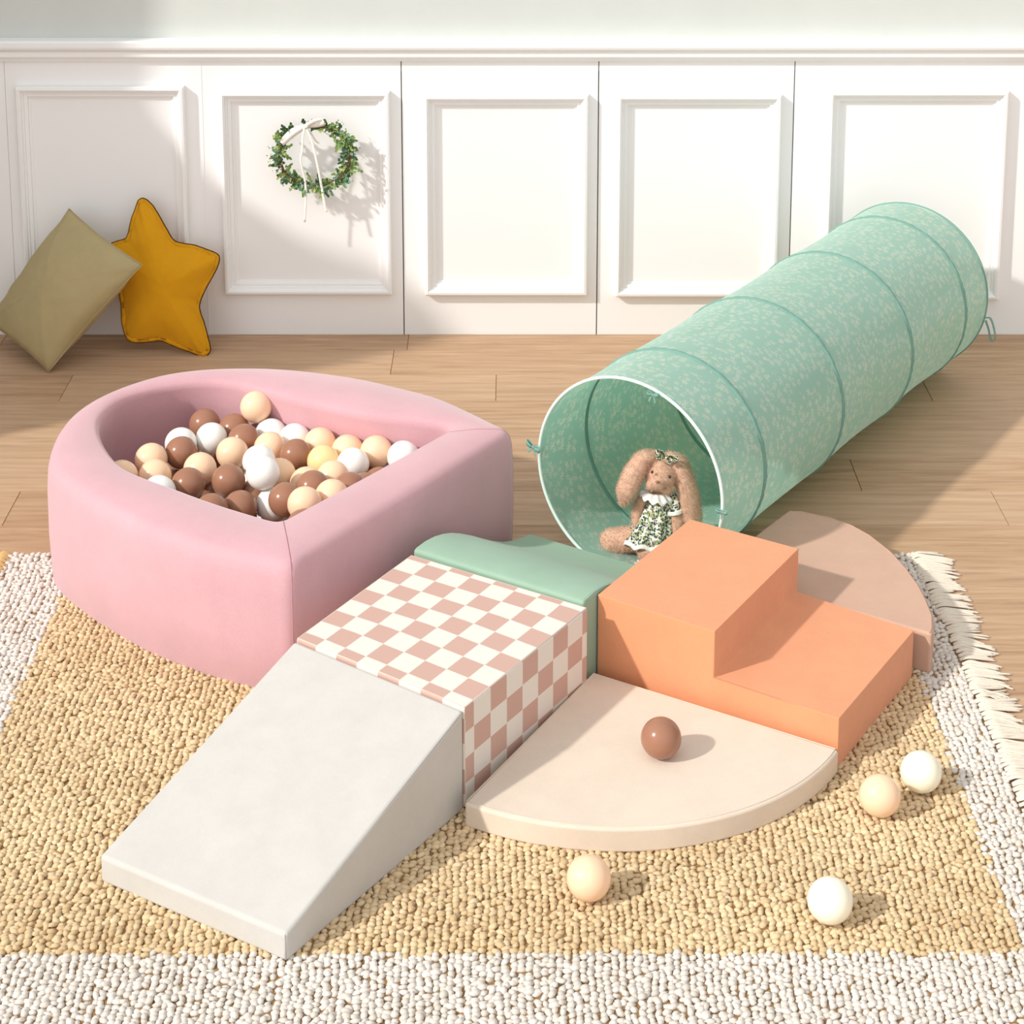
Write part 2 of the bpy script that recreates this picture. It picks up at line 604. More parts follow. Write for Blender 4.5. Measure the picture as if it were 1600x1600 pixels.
# checker block
c0, c1, c2, c3 = U(462, 997, HC), U(726, 1106, HC), U(919, 949, HC), U(642, 866, HC)
root = empty('foam_block', drop((c0 + c2) / 2, BZ), 'checkered pink and cream foam block in the middle of the set', 'foam block')
V, F = prism([drop(p, BZ) for p in (c0, c1, c2, c3)], [c0, c1, c2, c3])
ck = mk('cover', V, F, M['checker'], root, bevel=.005)
uvl = ck.data.uv_layers.new(name='cells')
cell = HC / 4.0
o3 = np.array(root.location)
for poly in ck.data.polygons:
    nrm = poly.normal
    for li in poly.loop_indices:
        p = np.array(ck.data.vertices[ck.data.loops[li].vertex_index].co) + o3
        # nearest corner index
        q = [np.linalg.norm(p[:2] - c[:2]) for c in (c0, c1, c2, c3)]
        ci = int(np.argmin(q))
        a = 8.0 if ci in (1, 2) else 0.0
        b = .45 if ci in (0, 1) else 8.4
        zi = (HC - p[2]) / .047
        if nrm.z > .7: uvv = (a, b)
        elif abs(nrm.z) > .7: uvv = (a, b)
        elif ci in (1, 2) and nrm.dot(Vector((E1[0], E1[1], 0))) > .5: uvv = (8 + zi, b)
        elif nrm.dot(Vector((-E2[0], -E2[1], 0))) > .5: uvv = (a, .45 - zi)
        elif nrm.dot(Vector((E2[0], E2[1], 0))) > .5: uvv = (a, 8.4 + zi)
        else: uvv = (-zi, b)
        uvl.data[li].uv = uvv
cc = (c0 + c2) / 2
seam(root, [inset(p, cc, .004) + np.array([0, 0, -.0012]) for p in (c0, c1, c2, c3)], M['cream'], .0012, True)

# ramp
r0, r1 = U(155, 1337, HT), U(447, 1461, HT)
d = -E2 * .003
t0, t1 = c0.copy(), c1.copy()
t0[:2] += d; t1[:2] += d
t0[2] = t1[2] = HC - .003
root = empty('foam_ramp', drop((t0 + r1) / 2, BZ), 'plain ivory grey foam ramp sloping down to the front from the checkered block', 'foam ramp')
NS = 8
V, F = [], []
prof = []
for i in range(NS + 1):
    s = i / NS
    L_, R_ = t0 * (1 - s) + r0 * s, t1 * (1 - s) + r1 * s
    sag = -.004 * math.sin(PI * s)
    prof.append((L_ + [0, 0, sag], R_ + [0, 0, sag]))
V, F = prism([drop(t0, BZ), drop(t1, BZ), drop(r1, BZ), drop(r0, BZ)], [t0, t1, r1, r0])
mk('cover', V, F, M['ramp'], root, bevel=.007, segs=4)
cc = (t0 + r1) / 2
seam(root, [t1 + np.array([-.002, 0, -.003]), r1 + np.array([-.003, .003, -.003]), drop(r1, BZ + .004) + np.array([-.002, .002, 0])], M['ramp'], .0013)

# cream quarter-round mat
p0, p1, p2 = U(926, 1050, TP), U(725, 1254, TP), U(1311, 1171, TP)
R1, R2 = np.linalg.norm(p1 - p0), np.linalg.norm(p2 - p0)
root = empty('foam_mat', drop(p0 * .4 + p1 * .3 + p2 * .3, BZ), 'cream quarter-round foam mat in front of the orange steps', 'foam mat')
arc = []
for i in range(33):
    a = PI / 2 * i / 32
    arc.append(p0 + (p1 - p0) * math.cos(a) + (p2 - p0) * math.sin(a))
top = [p0] + arc
mk('cover', *prism([drop(p, BZ) for p in top], top), M['cream'], root, bevel=.006, segs=4)
cc = p0 * .4 + p1 * .3 + p2 * .3
seam(root, [inset(p, cc, .006) + np.array([0, 0, .0002]) for p in top], M['cream'], .0012, True)

# orange two-step block
o0, o1, o2, o3_ = U(934, 929, OH1), U(1117, 987, OH1), U(1248, 857, OH1), U(1078, 811, OH1)
o5, o6 = U(1311, 1123, OH2), U(1428, 985, OH2)
root = empty('foam_steps', drop((o0 + o6) / 2, BZ), 'orange two-step foam stair block between the mats', 'foam steps')
NS = 14
stations = []
for q in range(NS + 1):
    t_ = q / NS
    f_ = .08 + .92 * math.sin(PI * t_) ** .8      # cover stretched across the inner corner
    L0, L1, L5 = o0 * (1 - t_) + o3_ * t_, o1 * (1 - t_) + o2 * t_, o5 * (1 - t_) + o6 * t_
    dx = (L5 - L1) * [1, 1, 0]
    dx = dx / np.linalg.norm(dx)
    stations.append([drop(L0, BZ), drop(L5, BZ), drop(L5, OH2), drop(L1, OH2) + dx * .046 * f_, drop(L1, OH2) + dx * .022 * f_ + np.array([0, 0, .0035 * f_]),
                     drop(L1, OH2) + dx * .009 * f_ + np.array([0, 0, .012 * f_]), drop(L1, OH2) + dx * .002 * f_ + np.array([0, 0, .032 * f_]), L1, L0])
k = len(stations[0])
V = [p for st in stations for p in st]
F = [(q * k + a, q * k + (a + 1) % k, (q + 1) * k + (a + 1) % k, (q + 1) * k + a) for q in range(NS) for a in range(k)]
F += [tuple(range(k - 1, -1, -1)), tuple(NS * k + a for a in range(k))]
mk('cover', V, F, M['orange'], root, bevel=.006, segs=4)
seam(root, [o0 + [.003, .002, -.002], o1 + [-.002, .003, -.002], drop(o1, OH2) + [-.001, .0005, 0], drop(o5, OH2) + [-.003, .004, -.002], drop(o5, .004) + [-.002, .002, 0]], M['orange'], .0013)
seam(root, [o2 + [-.004, -.002, -.002], o1 + [-.002, .003, -.002]], M['orange'], .0012)

# taupe quarter-round mat
TZ = .085
pts = [(.424, .818), (.43, 1.028), (.4386, 1.146), (.4600, 1.158), (.5296, 1.1654), (.58, 1.156), (.629, 1.135), (.695, 1.09), (.754, 1.0334), (.80, .98), (.8345, .9306), (.866, .88), (.884, .834), (.886, .818)]
top = [W(a, b, TZ) for a, b in pts]
root = empty('foam_mat', drop(W(.64, .95, 0), BZ), 'taupe round-edged foam mat behind the orange steps', 'foam mat')
mk('cover', *prism([drop(p, BZ) for p in top], top), M['taupe'], root, bevel=.006, segs=4)
cc = W(.62, .92, TZ)
seam(root, [inset(p, cc, .006) + np.array([0, 0, .0002]) for p in top[1:]], M['taupe'], .0011)

# green wave slide
gp = [(.386, .190), (.40, .193), (.43, .194), (.46, .191), (.49, .184), (.52, .174), (.55, .160), (.59, .139), (.63, .116), (.67, .094), (.71, .075), (.745, .063), (.775, .055), (.80, .050), (.822, .047)]
ga, gb = -.012, .372
gp = [(max(b, .3975), z) if i == 0 else (b + .008 * (1 - i / 14), z) for i, (b, z) in enumerate(gp)]
root = empty('foam_slide', W(.18, .6, BZ), 'sage green wavy foam slide between the checkered block and the tunnel', 'foam slide')
left = [W(ga, b, z) for b, z in gp] + [W(ga, .822, BZ), W(ga, .3975, BZ)]
right = [W(gb, b, z) for b, z in gp] + [W(gb, .822, BZ), W(gb, .3975, BZ)]
V, F = prism(left, right)
mk('cover', V, F, M['green'], root, bevel=.006, segs=4)
seam(root, [W(gb - .002, b, z - .0015) for b, z in gp[1:]], M['green'], .0012)

# --------------------------------------------------------------- ball pit
PH = .265
PC = np.array([-.50, 3.93])
q0, q1 = np.array([-.397, 3.41]), np.array([.013, 4.017])
side = [q1, (-.134, 4.187), (-.25, 4.268), (-.356, 4.325), (-.493, 4.367), (-.61, 4.378), (-.727, 4.363), (-.82, 4.317), (-.905, 4.222), (-.952, 4.11), (-.962, 3.985), (-.938, 3.84), (-.852, 3.719), (-.74, 3.606), (-.637, 3.525), (-.505, 3.449), q0]
outer = catmull(side, 14) + [q0 + (q1 - q0) * s for s in np.linspace(0, 1, 40)[1:]]
ipx = [(711, 671), (677, 664), (582, 652), (487, 633), (416, 614), (345, 600), (274, 603), (202, 621), (163, 648), (155, 673), (169, 707), (202, 738), (274, 766), (345, 792), (436, 820)]
ipt = [U(u, v, PH - .008)[:2] for u, v in ipx]
flat_in = [U(436, 820, PH - .008)[:2], U(654, 717, PH - .008)[:2], U(711, 671, PH - .008)[:2]]
inner = catmull(ipt, 14) + [flat_in[0] + (flat_in[2] - flat_in[0]) * s for s in np.linspace(0, 1, 30)[1:]]


def polar(P, n):
    P = np.array([p[:2] for p in P]) - PC
    th = np.linspace(-PI, PI, n, endpoint=False)
    R = np.zeros(n)
    for i, a in enumerate(th):
        d = np.array([math.cos(a), math.sin(a)])
        best = 0
        for j in range(len(P)):
            A_, B_ = P[j], P[(j + 1) % len(P)]
            e_ = B_ - A_
            den = d[0] * e_[1] - d[1] * e_[0]
            if abs(den) < 1e-12: continue
            tt = (A_[0] * e_[1] - A_[1] * e_[0]) / den
            ss = (A_[0] * d[1] - A_[1] * d[0]) / den
            if tt > 0 and -1e-6 <= ss <= 1 + 1e-6: best = max(best, tt)
        R[i] = best
    return th, R


NP_ = 288
th_, Ro = polar(outer, NP_)
_, Ri = polar(inner, NP_)
sm = lambda R, k: sum(np.roll(R, s) for s in range(-k, k + 1)) / (2 * k + 1)
Ro = sm(Ro, 1)
Ri = sm(sm(Ri, 2), 1)
root = empty('ball_pit', (PC[0], PC[1], 0), 'pink velvet D-shaped foam ball pit filled with balls', 'ball pit')
V, F = [], []
PZ = -.003
secs = [(Ro, .004, PZ), (Ro, 0, PZ + .006), (Ro, -.003, .10), (Ro, -.002, .19), (Ro, .001, PH - .034), (Ro, .005, PH - .018), (Ro, .013, PH - .007), (Ro, .026, PH - .001)]
mid = .5 * (Ro + Ri)
secs += [(mid, 0, PH + .003)]
secs += [(Ri, -.016, PH + .001), (Ri, -.006, PH - .003), (Ri, -.001, PH - .009), (Ri, 0, PH - .02), (Ri, -.016, PH - .075), (Ri, -.018, .12), (Ri, -.018, .004)]
for R, dd, z in secs:
    for a, r in zip(th_, R):
        rr = r - dd
        V.append((PC[0] + rr * math.cos(a), PC[1] + rr * math.sin(a), z))
for s in range(len(secs) - 1):
    for i in range(NP_):
        j = (i + 1) % NP_
        F.append((s * NP_ + i, s * NP_ + j, (s + 1) * NP_ + j, (s + 1) * NP_ + i))
F.append(tuple(NP_ * 0 + i for i in range(NP_)))
mk('wall_ring', V, F, M['pink'], root, smooth=True)
V = [(PC[0] + r * math.cos(a), PC[1] + r * math.sin(a), z) for z in (.005, .022) for a, r in zip(th_, Ri + .017)]
F = [tuple(range(NP_ - 1, -1, -1)), tuple(range(NP_, 2 * NP_))] + [(i, (i + 1) % NP_, NP_ + (i + 1) % NP_, NP_ + i) for i in range(NP_)]
mk('pit_floor', V, F, M['pink'], root)
for q, qi in ((q0, flat_in[0]), (q1, flat_in[2])):
    a = math.atan2(*(q - PC)[::-1])
    k = int(round((a + PI) / (2 * PI) * NP_)) % NP_
    dv = np.array([math.cos(th_[k]), math.sin(th_[k])])
    pts = [np.append(PC + dv * (R[k] - dd - (.0003 if R is Ro else 0)), z + (.0002 if R is not Ri else 0)) for R, dd, z in secs[1:11]]
    seam(root, pts, M['pink_seam'], .0011)


def inside_inner(p, m):
    d = p[:2] - PC
    a = math.atan2(d[1], d[0])
    k = int(round((a + PI) / (2 * PI) * NP_)) % NP_
    return np.linalg.norm(d) < Ri[k] - m


# ------------------------------------------------------------------- balls
BR = .035


def ball_mesh(name, mat):
    bm = bmesh.new()
    bmesh.ops.create_uvsphere(bm, u_segments=48, v_segments=33, radius=BR)
    for v in bm.verts:
        if abs(v.co.z) < .0012: v.co *= 1.006      # moulding seam round the middle
    me = bpy.data.meshes.new(name)
    bm.to_mesh(me)
    bm.free()
    me.polygons.foreach_set('use_smooth', [True] * len(me.polygons))
    me.materials.append(mat)
    return me


BM = {c: ball_mesh('play_ball_' + c, M['ball_' + c]) for c in ('peach', 'white', 'brown', 'cream', 'ivory')}


def ball(p, c, label, group=None):
    o = bpy.data.objects.new('play_ball', BM[c])
    COL.objects.link(o)
    o.location = tuple(float(x) for x in p)
    o.rotation_euler = (random.uniform(0, 6), random.uniform(0, 6), random.uniform(0, 6))
    return tag(o, label, 'ball', group)


G = 'play balls in the pink pit'
PB = [
    (398, 632.5, 'peach', 'peach ball sitting highest of all, against the back wall of the pink pit'),
    (320, 663, 'brown', 'brown ball at the back of the pit, touching the shaded back-left wall'),
    (367.5, 669, 'brown', 'brown ball just below-left of the highest peach ball'),
    (331, 685, 'white', 'white ball in front of the two brown balls at the back of the pit'),
    (381, 687, 'brown', 'brown ball directly right of the white ball near the back of the pit'),
    (282.5, 697, 'white', 'white ball mostly hidden behind a brown ball at the left of the pit'),
    (281, 707, 'brown', 'brown ball in front of the half-hidden white one at the left of the pit'),
    (239, 718, 'peach', 'shaded tan ball beside the left wall of the pit'),
    (241, 743, 'peach', 'tan ball in the shaded left end of the pit above the rim-side white ball'),
    (191, 745, 'peach', 'leftmost ball in the pit, tan and mostly hidden by the rim'),
    (250, 769, 'white', 'white ball cut off by the front-left rim of the pit'),
    (292, 759, 'brown', 'brown ball touching the front-left rim, right of the rim-side white ball'),
    (313, 734, 'peach', 'peach ball between the left brown ball and the front-left brown balls'),
    (363, 708, 'peach', 'peach ball in the middle left of the pit below the white ball at the back'),
    (358, 752, 'brown', 'large-looking brown ball in the centre left of the pit, left of the stacked white pair'),
    (281, 787, 'brown', 'brown ball showing only its top behind the front-left rim, under the rim-side white ball'),
    (331, 798, 'brown', 'brown ball whose top shows at the front rim, left of the frontmost left brown ball'),
    (375, 793, 'brown', 'brown ball at the front rim directly below the centre-left brown ball'),
    (327, 768, 'brown', 'dark brown ball deep in the gap below the left peach ball'),
    (277, 735, 'peach', 'orange-shaded peach ball deep under the left brown ball'),
    (424.5, 672, 'white', 'white ball directly under the highest peach ball'),
    (469, 678, 'white', 'white ball along the back wall, second from the highest peach ball'),
    (425, 699, 'peach', 'peach ball in front of the white ball under the highest peach ball'),
    (513, 683, 'peach', 'peach ball along the back wall, right of the two white ones'),
    (468, 708, 'brown', 'lone brown ball in the upper middle of the pit surrounded by peach and white'),
    (553.5, 694, 'peach', 'peach ball along the back wall, second from the right-hand white balls'),
    (512, 717, 'cream', 'yellowish cream ball right of the lone upper-middle brown ball'),
    (588, 706, 'peach', 'peach ball along the back wall, next to the rightmost white ball'),
    (553.5, 724, 'white', 'white ball left of and below the back-right peach ball'),
    (630, 715, 'white', 'rightmost ball in the pit, white, at the right corner of the rim'),
    (406.5, 724, 'white', 'white ball behind and above its white twin in the pit centre'),
    (412, 743, 'white', 'white ball in the pit centre, in front of its white twin'),
    (437, 744, 'peach', 'peach ball half hidden behind the central white pair, on their right'),
    (479, 754, 'peach', 'peach ball peeking out behind the brown ball in the right middle'),
    (490, 761, 'brown', 'brown ball in the right middle of the pit, above two peach balls at the front'),
    (516, 747, 'peach', 'peach ball under the yellowish cream ball'),
    (438, 769, 'peach', 'peach ball deep under the central white pair'),
    (446, 783, 'brown', 'brown ball left of the frontmost peach ball'),
    (474, 788, 'peach', 'frontmost peach ball, near the front corner of the pit'),
    (520, 775, 'peach', 'peach ball leaning on the straight front rim, right of the frontmost peach ball'),
    (547, 765, 'brown', 'brown ball half hidden behind the rim-side brown ball on the right'),
    (569, 764, 'brown', 'brown ball resting against the straight rim on the right'),
    (591, 756, 'brown', 'brown ball against the straight rim, nearest to the rightmost white ball'),
    (426, 790, 'white', 'white ball near the front corner, left of a brown one'),
    (424, 810, 'white', 'lowest white ball, at the front corner of the pit'),
    (475, 821, 'brown', 'brown ball in the very front corner of the pit against the rim'),
    (420, 826, 'brown', 'dark brown ball barely showing under the lowest white ball at the front corner'),
    (400, 775, 'brown', 'dark brown ball deep behind the front brown ball, under the white pair'),
    (612, 748, 'white', 'white ball showing a sliver under the rightmost white ball'),
]
CAMP = np.array([CX, 0, CH])
dirs = np.array([ray(u, v) / np.linalg.norm(ray(u, v)) for u, v, *_ in PB])
front = np.array([v for u, v, *_ in PB])
for i, (u, v, *_) in enumerate(PB):
    front[i] += {(412, 743): 30, (437, 744): -25, (426, 790): -25, (424, 810): -60, (479, 754): -15}.get((u, v), 0)
ZB = .178
tt = (ZB - CH) / dirs[:, 2]
t00 = tt.copy()
deep = {18: .05, 19: .05, 46: .05, 47: .05, 36: .03, 15: .02, 48: .03, 44: .02}
for i, dz in deep.items(): t00[i] += dz * 1.3
t00[0] = (.222 - CH) / dirs[0, 2]
tt = t00.copy()
PP = dirs * tt[:, None] + CAMP
lat = np.zeros_like(PP)
for it in range(500):
    PP = dirs * tt[:, None] + CAMP + lat
    D = PP[:, None] - PP[None]
    dist = np.linalg.norm(D, axis=2) + np.eye(len(PP))
    dt = np.zeros(len(PP))
    dl = np.zeros_like(PP)
    for i, j in zip(*np.where(np.triu(dist < .0695, 1))):
        if i == j: continue
        ov = .0695 - dist[i, j]
        # whichever lies nearer the viewer comes forward along its own line of sight
        s = 1 if (front[i] - 900 * (i in deep) > front[j] - 900 * (j in deep)) else -1
        dt[i] -= s * ov * .45
        dt[j] += s * ov * .45
        u_ = D[i, j] / dist[i, j]
        dl[i] += u_ * ov * .03
        dl[j] -= u_ * ov * .03
    dt += (t00 - tt) * .004
    tt = tt + dt
    lat = (lat + dl) * .995
PP = dirs * tt[:, None] + CAMP + lat
for it in range(60):      # keep clear of the pit wall and of each other
    for i in range(len(PP)):
        d = PP[i, :2] - PC
        a = math.atan2(d[1], d[0])
        k = int(round((a + PI) / (2 * PI) * NP_)) % NP_
        r = np.linalg.norm(d)
        lim = Ri[k] + .016 - BR * 1.02
        if r > lim: PP[i, :2] = PC + d / r * lim
        PP[i, 2] = max(PP[i, 2], .058)
    D = PP[:, None] - PP[None]
    dist = np.linalg.norm(D, axis=2) + np.eye(len(PP))
    for i, j in zip(*np.where(np.triu(dist < .0692, 1))):
        if i == j: continue
        u_ = D[i, j] / dist[i, j]
        PP[i] += u_ * (.0692 - dist[i, j]) * .4
        PP[j] -= u_ * (.0692 - dist[i, j]) * .4
for p, (u, v, c, lab) in zip(PP, PB):
    ball(p, c, lab, G)
    d_ = p - CAMP
    zz_ = d_[1] * cp - d_[2] * sp
    #DBG print('DBG', u, v, round(800 + FPX * d_[0] / zz_ - u, 1), round(Y0 - FPX * (d_[1] * sp + d_[2] * cp) / zz_ - v, 1), round(p[2], 3))
# balls under the top layer, glimpsed through the gaps
have = [p for p in PP]
fill = []
for zc in (.135, .115, .095, .075, .058):
    for _ in range(900):
        p = np.array([rng.uniform(-.95, 0), rng.uniform(3.45, 4.35), zc + rng.uniform(-.008, .008)])
        p[2] = max(p[2], .0575)
        if not inside_inner(p, BR * 1.06): continue
        H_ = np.array(have)
        if np.min(np.linalg.norm(PP[:, :2] - p[:2], axis=1) + 9 * (PP[:, 2] < p[2] + .02)) > .046: continue
        if np.min(np.linalg.norm(H_ - p, axis=1)) < .0698: continue
        have.append(p)
        fill.append(p)
cols = ['brown', 'peach', 'brown', 'white', 'peach', 'brown', 'cream']
for i, p in enumerate(fill):
    c = cols[i % 7]
    nm = {'brown': 'brown', 'peach': 'peach', 'white': 'white', 'cream': 'cream'}[c]
    ball(p, c, '%s ball buried under other balls inside the pink pit' % nm, '%s balls buried in the pit' % nm)

RT = .0025
ball(U(1033, 1153, TP + BR), 'brown', 'brown ball lying alone on the cream quarter-round mat')
ball(U(920, 1372, BR + RT), 'peach', 'peach ball on the tan rug in front of the cream mat')
ball(U(1297, 1407, BR + RT), 'ivory', 'ivory ball nearest the front on the tan rug, lower right')
ball(U(1375, 1243, BR + RT), 'peach', 'peach ball on the rug right of the cream mat, beside an ivory ball')
ball(U(1439, 1206, BR + RT), 'ivory', 'ivory ball on the rug at the right, just behind a peach ball')

# --------------------------------------------------------------------- rug
RX0, RX1, RY0, RY1 = -1.062, .868, 2.36, 3.972
root = empty('area_rug', ((RX0 + RX1) / 2, (RY0 + RY1) / 2, FZ), 'chunky loop rug, tan centre with a wide off-white border and fringe', 'rug')
v, f = box(RX0 + .004, RX1 - .004, RY0, RY1 - .004, FZ + .0002, -.0015)
mk('rug_backing', v, f, M['rug_back'], root)
# yarn loops
bm = bmesh.new()
bmesh.ops.create_icosphere(bm, subdivisions=1, radius=1)
bm.verts.ensure_lookup_table()
iv = np.array([v.co[:] for v in bm.verts], np.float32)
iff = np.array([[v.index for v in f.verts] for f in bm.faces], np.int32)
bm.free()
px, py = .0116, .0104
nx, ny = int((RX1 - RX0) / px), int((RY1 - RY0) / py)
ii, jj = np.meshgrid(np.arange(nx), np.arange(ny), indexing='ij')
ii, jj = ii.ravel(), jj.ravel()
bx = RX0 + (ii + .5) * px + rng.normal(0, .0013, ii.size)
by = RY0 + (jj + .5 + .5 * (ii % 2)) * py + rng.normal(0, .0016, ii.size)
bx += .002 * np.sin(by * 23 + bx * 4)
keep = (by < RY1) & (bx > RX0) & (bx < RX1)
bx, by = bx[keep], by[keep]
nb = bx.size
ang = rng.normal(.7, .7, nb)
tilt = rng.normal(0, .35, nb)
sa = .0090 * rng.uniform(.8, 1.25, nb)
sb = .0064 * rng.uniform(.8, 1.2, nb)
sz = .0048 * rng.uniform(.85, 1.2, nb)
bz = rng.normal(-.0010, .0009, nb)
L3 = iv[None] * np.stack([sa, sb, sz], 1)[:, None].astype(np.float32)
ct, st = np.cos(tilt)[:, None], np.sin(tilt)[:, None]
X = L3[..., 0] * ct + L3[..., 2] * st
Z = -L3[..., 0] * st + L3[..., 2] * ct
Yv = L3[..., 1]
ca_, sa_ = np.cos(ang)[:, None], np.sin(ang)[:, None]
VX = X * ca_ - Yv * sa_ + bx[:, None]
VY = X * sa_ + Yv * ca_ + by[:, None]
VZ = np.maximum(Z + bz[:, None], -.0026)
VV = np.stack([VX, VY, VZ], 2).reshape(-1, 3) - np.array(root.location)
FF = (iff[None] + (np.arange(nb) * len(iv))[:, None, None]).reshape(-1, 3)
me = bpy.data.meshes.new('pile')
me.vertices.add(len(VV))
me.vertices.foreach_set('co', VV.astype(np.float32).ravel())
me.loops.add(FF.size)
me.loops.foreach_set('vertex_index', FF.astype(np.int32).ravel())
me.polygons.add(len(FF))
me.polygons.foreach_set('loop_start', np.arange(len(FF), dtype=np.int32) * 3)
me.polygons.foreach_set('use_smooth', np.ones(len(FF), bool))
me.update(calc_edges=True)
wob = rng.normal(0, .003, nb)
white = ((bx < -.912 + wob) | (bx > .778 + wob) | (by < 2.690 + wob) | (by > 3.86 + wob)).astype(np.float32)
tone = np.clip(rng.normal(.5, .22, nb) + .18 * np.sin(bx * 9 + by * 5) * np.sin(by * 11), 0, 1)
CA = np.stack([white, tone, np.zeros(nb), np.ones(nb)], 1).astype(np.float32)
at = me.color_attributes.new('yarn', 'FLOAT_COLOR', 'POINT')
at.data.foreach_set('color', np.repeat(CA, len(iv), 0).ravel())
o = place('pile', me, M['yarn'], root)
o['kind'] = 'stuff'


def tassel(x, y, sgn, mat, ln):
    parts = []
    base_y = y
    sweep = random.uniform(-.012, .018)
    ns = random.randint(4, 6)
    for s in range(ns):
        oy = (s - ns / 2) * .0030 + random.uniform(-.001, .001)
        oz = random.uniform(0, .003)
        l_ = ln * random.uniform(.75, 1.1)
        sw = sweep + random.uniform(-.006, .006)
        pts = [(x - sgn * .006, base_y + oy * .5, .002), (x + sgn * .008, base_y + oy * .8, .006 + oz), (x + sgn * l_ * .4, base_y + oy + sw * .3, .004 + oz),
               (x + sgn * l_ * .75, base_y + oy * 1.3 + sw * .75, .001 + oz * .8), (x + sgn * l_, base_y + oy * 1.6 + sw * 1.2, FZ + .0022 + oz * .4)]
        parts.append(tube(catmull(pts, 4), .0022, 6, False, lambda q: .75 + .5 * math.sin(PI * min(1, q * 1.1)) ** .5 * .6))
    mk('tassel', *merge(parts), mat, root, smooth=True)


y = RY1 - .01
while y > 2.72:
    tassel(RX1 + .002 - .03 * max(0, (y - 3.6)) + random.uniform(-.003, .003), y, 1, M['fringe'], random.uniform(.056, .078))
    y -= random.uniform(.0125, .0165)
y = RY1 - .01
while y > 3.84:
    tassel(RX0 - .001, y, -1, M['fringe_tan'], random.uniform(.04, .055))
    y -= .016

# ------------------------------------------------------------------ tunnel
TR = .22
f0, b0 = np.array([.246, 3.868]), np.array([1.046, 5.05])
ax = b0 - f0
TL = np.linalg.norm(ax)
ax /= TL
pr = np.array([ax[1], -ax[0]])
root = empty('play_tunnel', (f0[0], f0[1], FZ), 'mint green floral pop-up crawl tunnel lying towards the wall', 'tunnel')
hoops = [.0, .13, .395, .665, .90, 1.0]


def tpt(a, t_, r):
    """a = angle from the floor side, t_ = 0..1 along the tunnel"""
    c = f0 + ax * TL * t_
    return np.array([c[0] + pr[0] * r * math.cos(a), c[1] + pr[1] * r * math.cos(a), TR + FZ + r * math.sin(a) + .001])


NA, NL = 128, 110
rr = np.zeros((NL + 1, NA))
ts = np.linspace(0, 1, NL + 1)
for i, t_ in enumerate(ts):
    k = max(j for j in range(5) if hoops[j] <= t_ + 1e-9)
    s = (t_ - hoops[k]) / (hoops[k + 1] - hoops[k])
    w_ = hoops[k + 1] - hoops[k]
    for j in range(NA):
        a = 2 * PI * j / NA
        n1 = mnoise.noise(Vector((math.cos(a) * 2.2, math.sin(a) * 2.2, t_ * 3.0 + 5 * k)))
        n2 = mnoise.noise(Vector((math.cos(a) * 5, math.sin(a) * 5, t_ * 2.0 + 9 * k)))
        rr[i, j] = TR - math.sin(PI * s) * (w_ * .016 + .003 * n1 + .0035 * max(0, n2)) - .0006
V, F, UVS = [], [], []
th_c = .0012
for lay, off_ in ((0, 0.0), (1, th_c)):
    for i, t_ in enumerate(ts):
        for j in range(NA):
            V.append(tpt(2 * PI * j / NA, t_, rr[i, j] - off_))
n0 = (NL + 1) * NA
for lay in (0, 1):
    for i in range(NL):
        for j in range(NA):
            j2 = (j + 1) % NA
            q = [lay * n0 + i * NA + j, lay * n0 + i * NA + j2, lay * n0 + (i + 1) * NA + j2, lay * n0 + (i + 1) * NA + j]
            F.append(tuple(q))
for i in (0, NL):
    for j in range(NA):
        j2 = (j + 1) % NA
        F.append((i * NA + j, i * NA + j2, n0 + i * NA + j2, n0 + i * NA + j))
off = np.array(root.location)
me = bpy.data.meshes.new('fabric_tube')
me.from_pydata([tuple(np.array(v) - off) for v in V], [], F)
bm = bmesh.new(); bm.from_mesh(me)
bmesh.ops.recalc_face_normals(bm, faces=bm.faces)
bm.to_mesh(me); bm.free()
uvl = me.uv_layers.new(name='cloth')
for poly in me.polygons:
    js = []
    for li in poly.loop_indices:
        vi = me.loops[li].vertex_index % n0
        js.append((vi % NA, vi // NA))
    wrap = max(j for j, _ in js) - min(j for j, _ in js) > NA / 2
    for li, (j, i) in zip(poly.loop_indices, js):
        jj_ = j + NA if (wrap and j < NA / 2) else j
        uvl.data[li].uv = (2 * PI * TR * jj_ / NA, TL * i / NL)
me.polygons.foreach_set('use_smooth', [True] * len(me.polygons))
place('fabric_tube', me, M['mint'], root)


def hoop_pts(t_, r, n=96, wig=0.0):
    return [tpt(2 * PI * k / n, t_ + wig * math.sin(k * 2.7), r) for k in range(n)]


for k, t_ in enumerate(hoops[1:5]):
    # gathered seam band over the wire hoop, inside and outside the cloth
    V, F = [], []
    n = 192
    for s, (dt_, dr) in enumerate([(-.0042, .0002), (-.003, .0016), (0, .0022), (.003, .0016), (.0042, .0002), (.0042, -.0022), (0, -.0035), (-.0042, -.0022)]):
        for q in range(n):
            a = 2 * PI * q / n
            j = a / (2 * PI) * NA
            ripple = .0006 * math.sin(q * 1.9 + s) + .0005 * math.sin(q * .83)
            V.append(tpt(a, t_ + dt_, TR + dr + ripple * (dr > 0)))
    for s in range(8):
        s2 = (s + 1) % 8
        for q in range(n):
            q2 = (q + 1) % n
            F.append((s * n + q, s * n + q2, s2 * n + q2, s2 * n + q))
    mk('hoop_band', V, F, M['mint_band'], root, smooth=True)
for t_, mm in ((0.0, 'mint_rim'), (1.0, 'mint_band')):
    v, f = tube(hoop_pts(t_, TR - .001), .0036, 8, True)
    mk('end_hoop', v, f, M[mm], root, smooth=True)


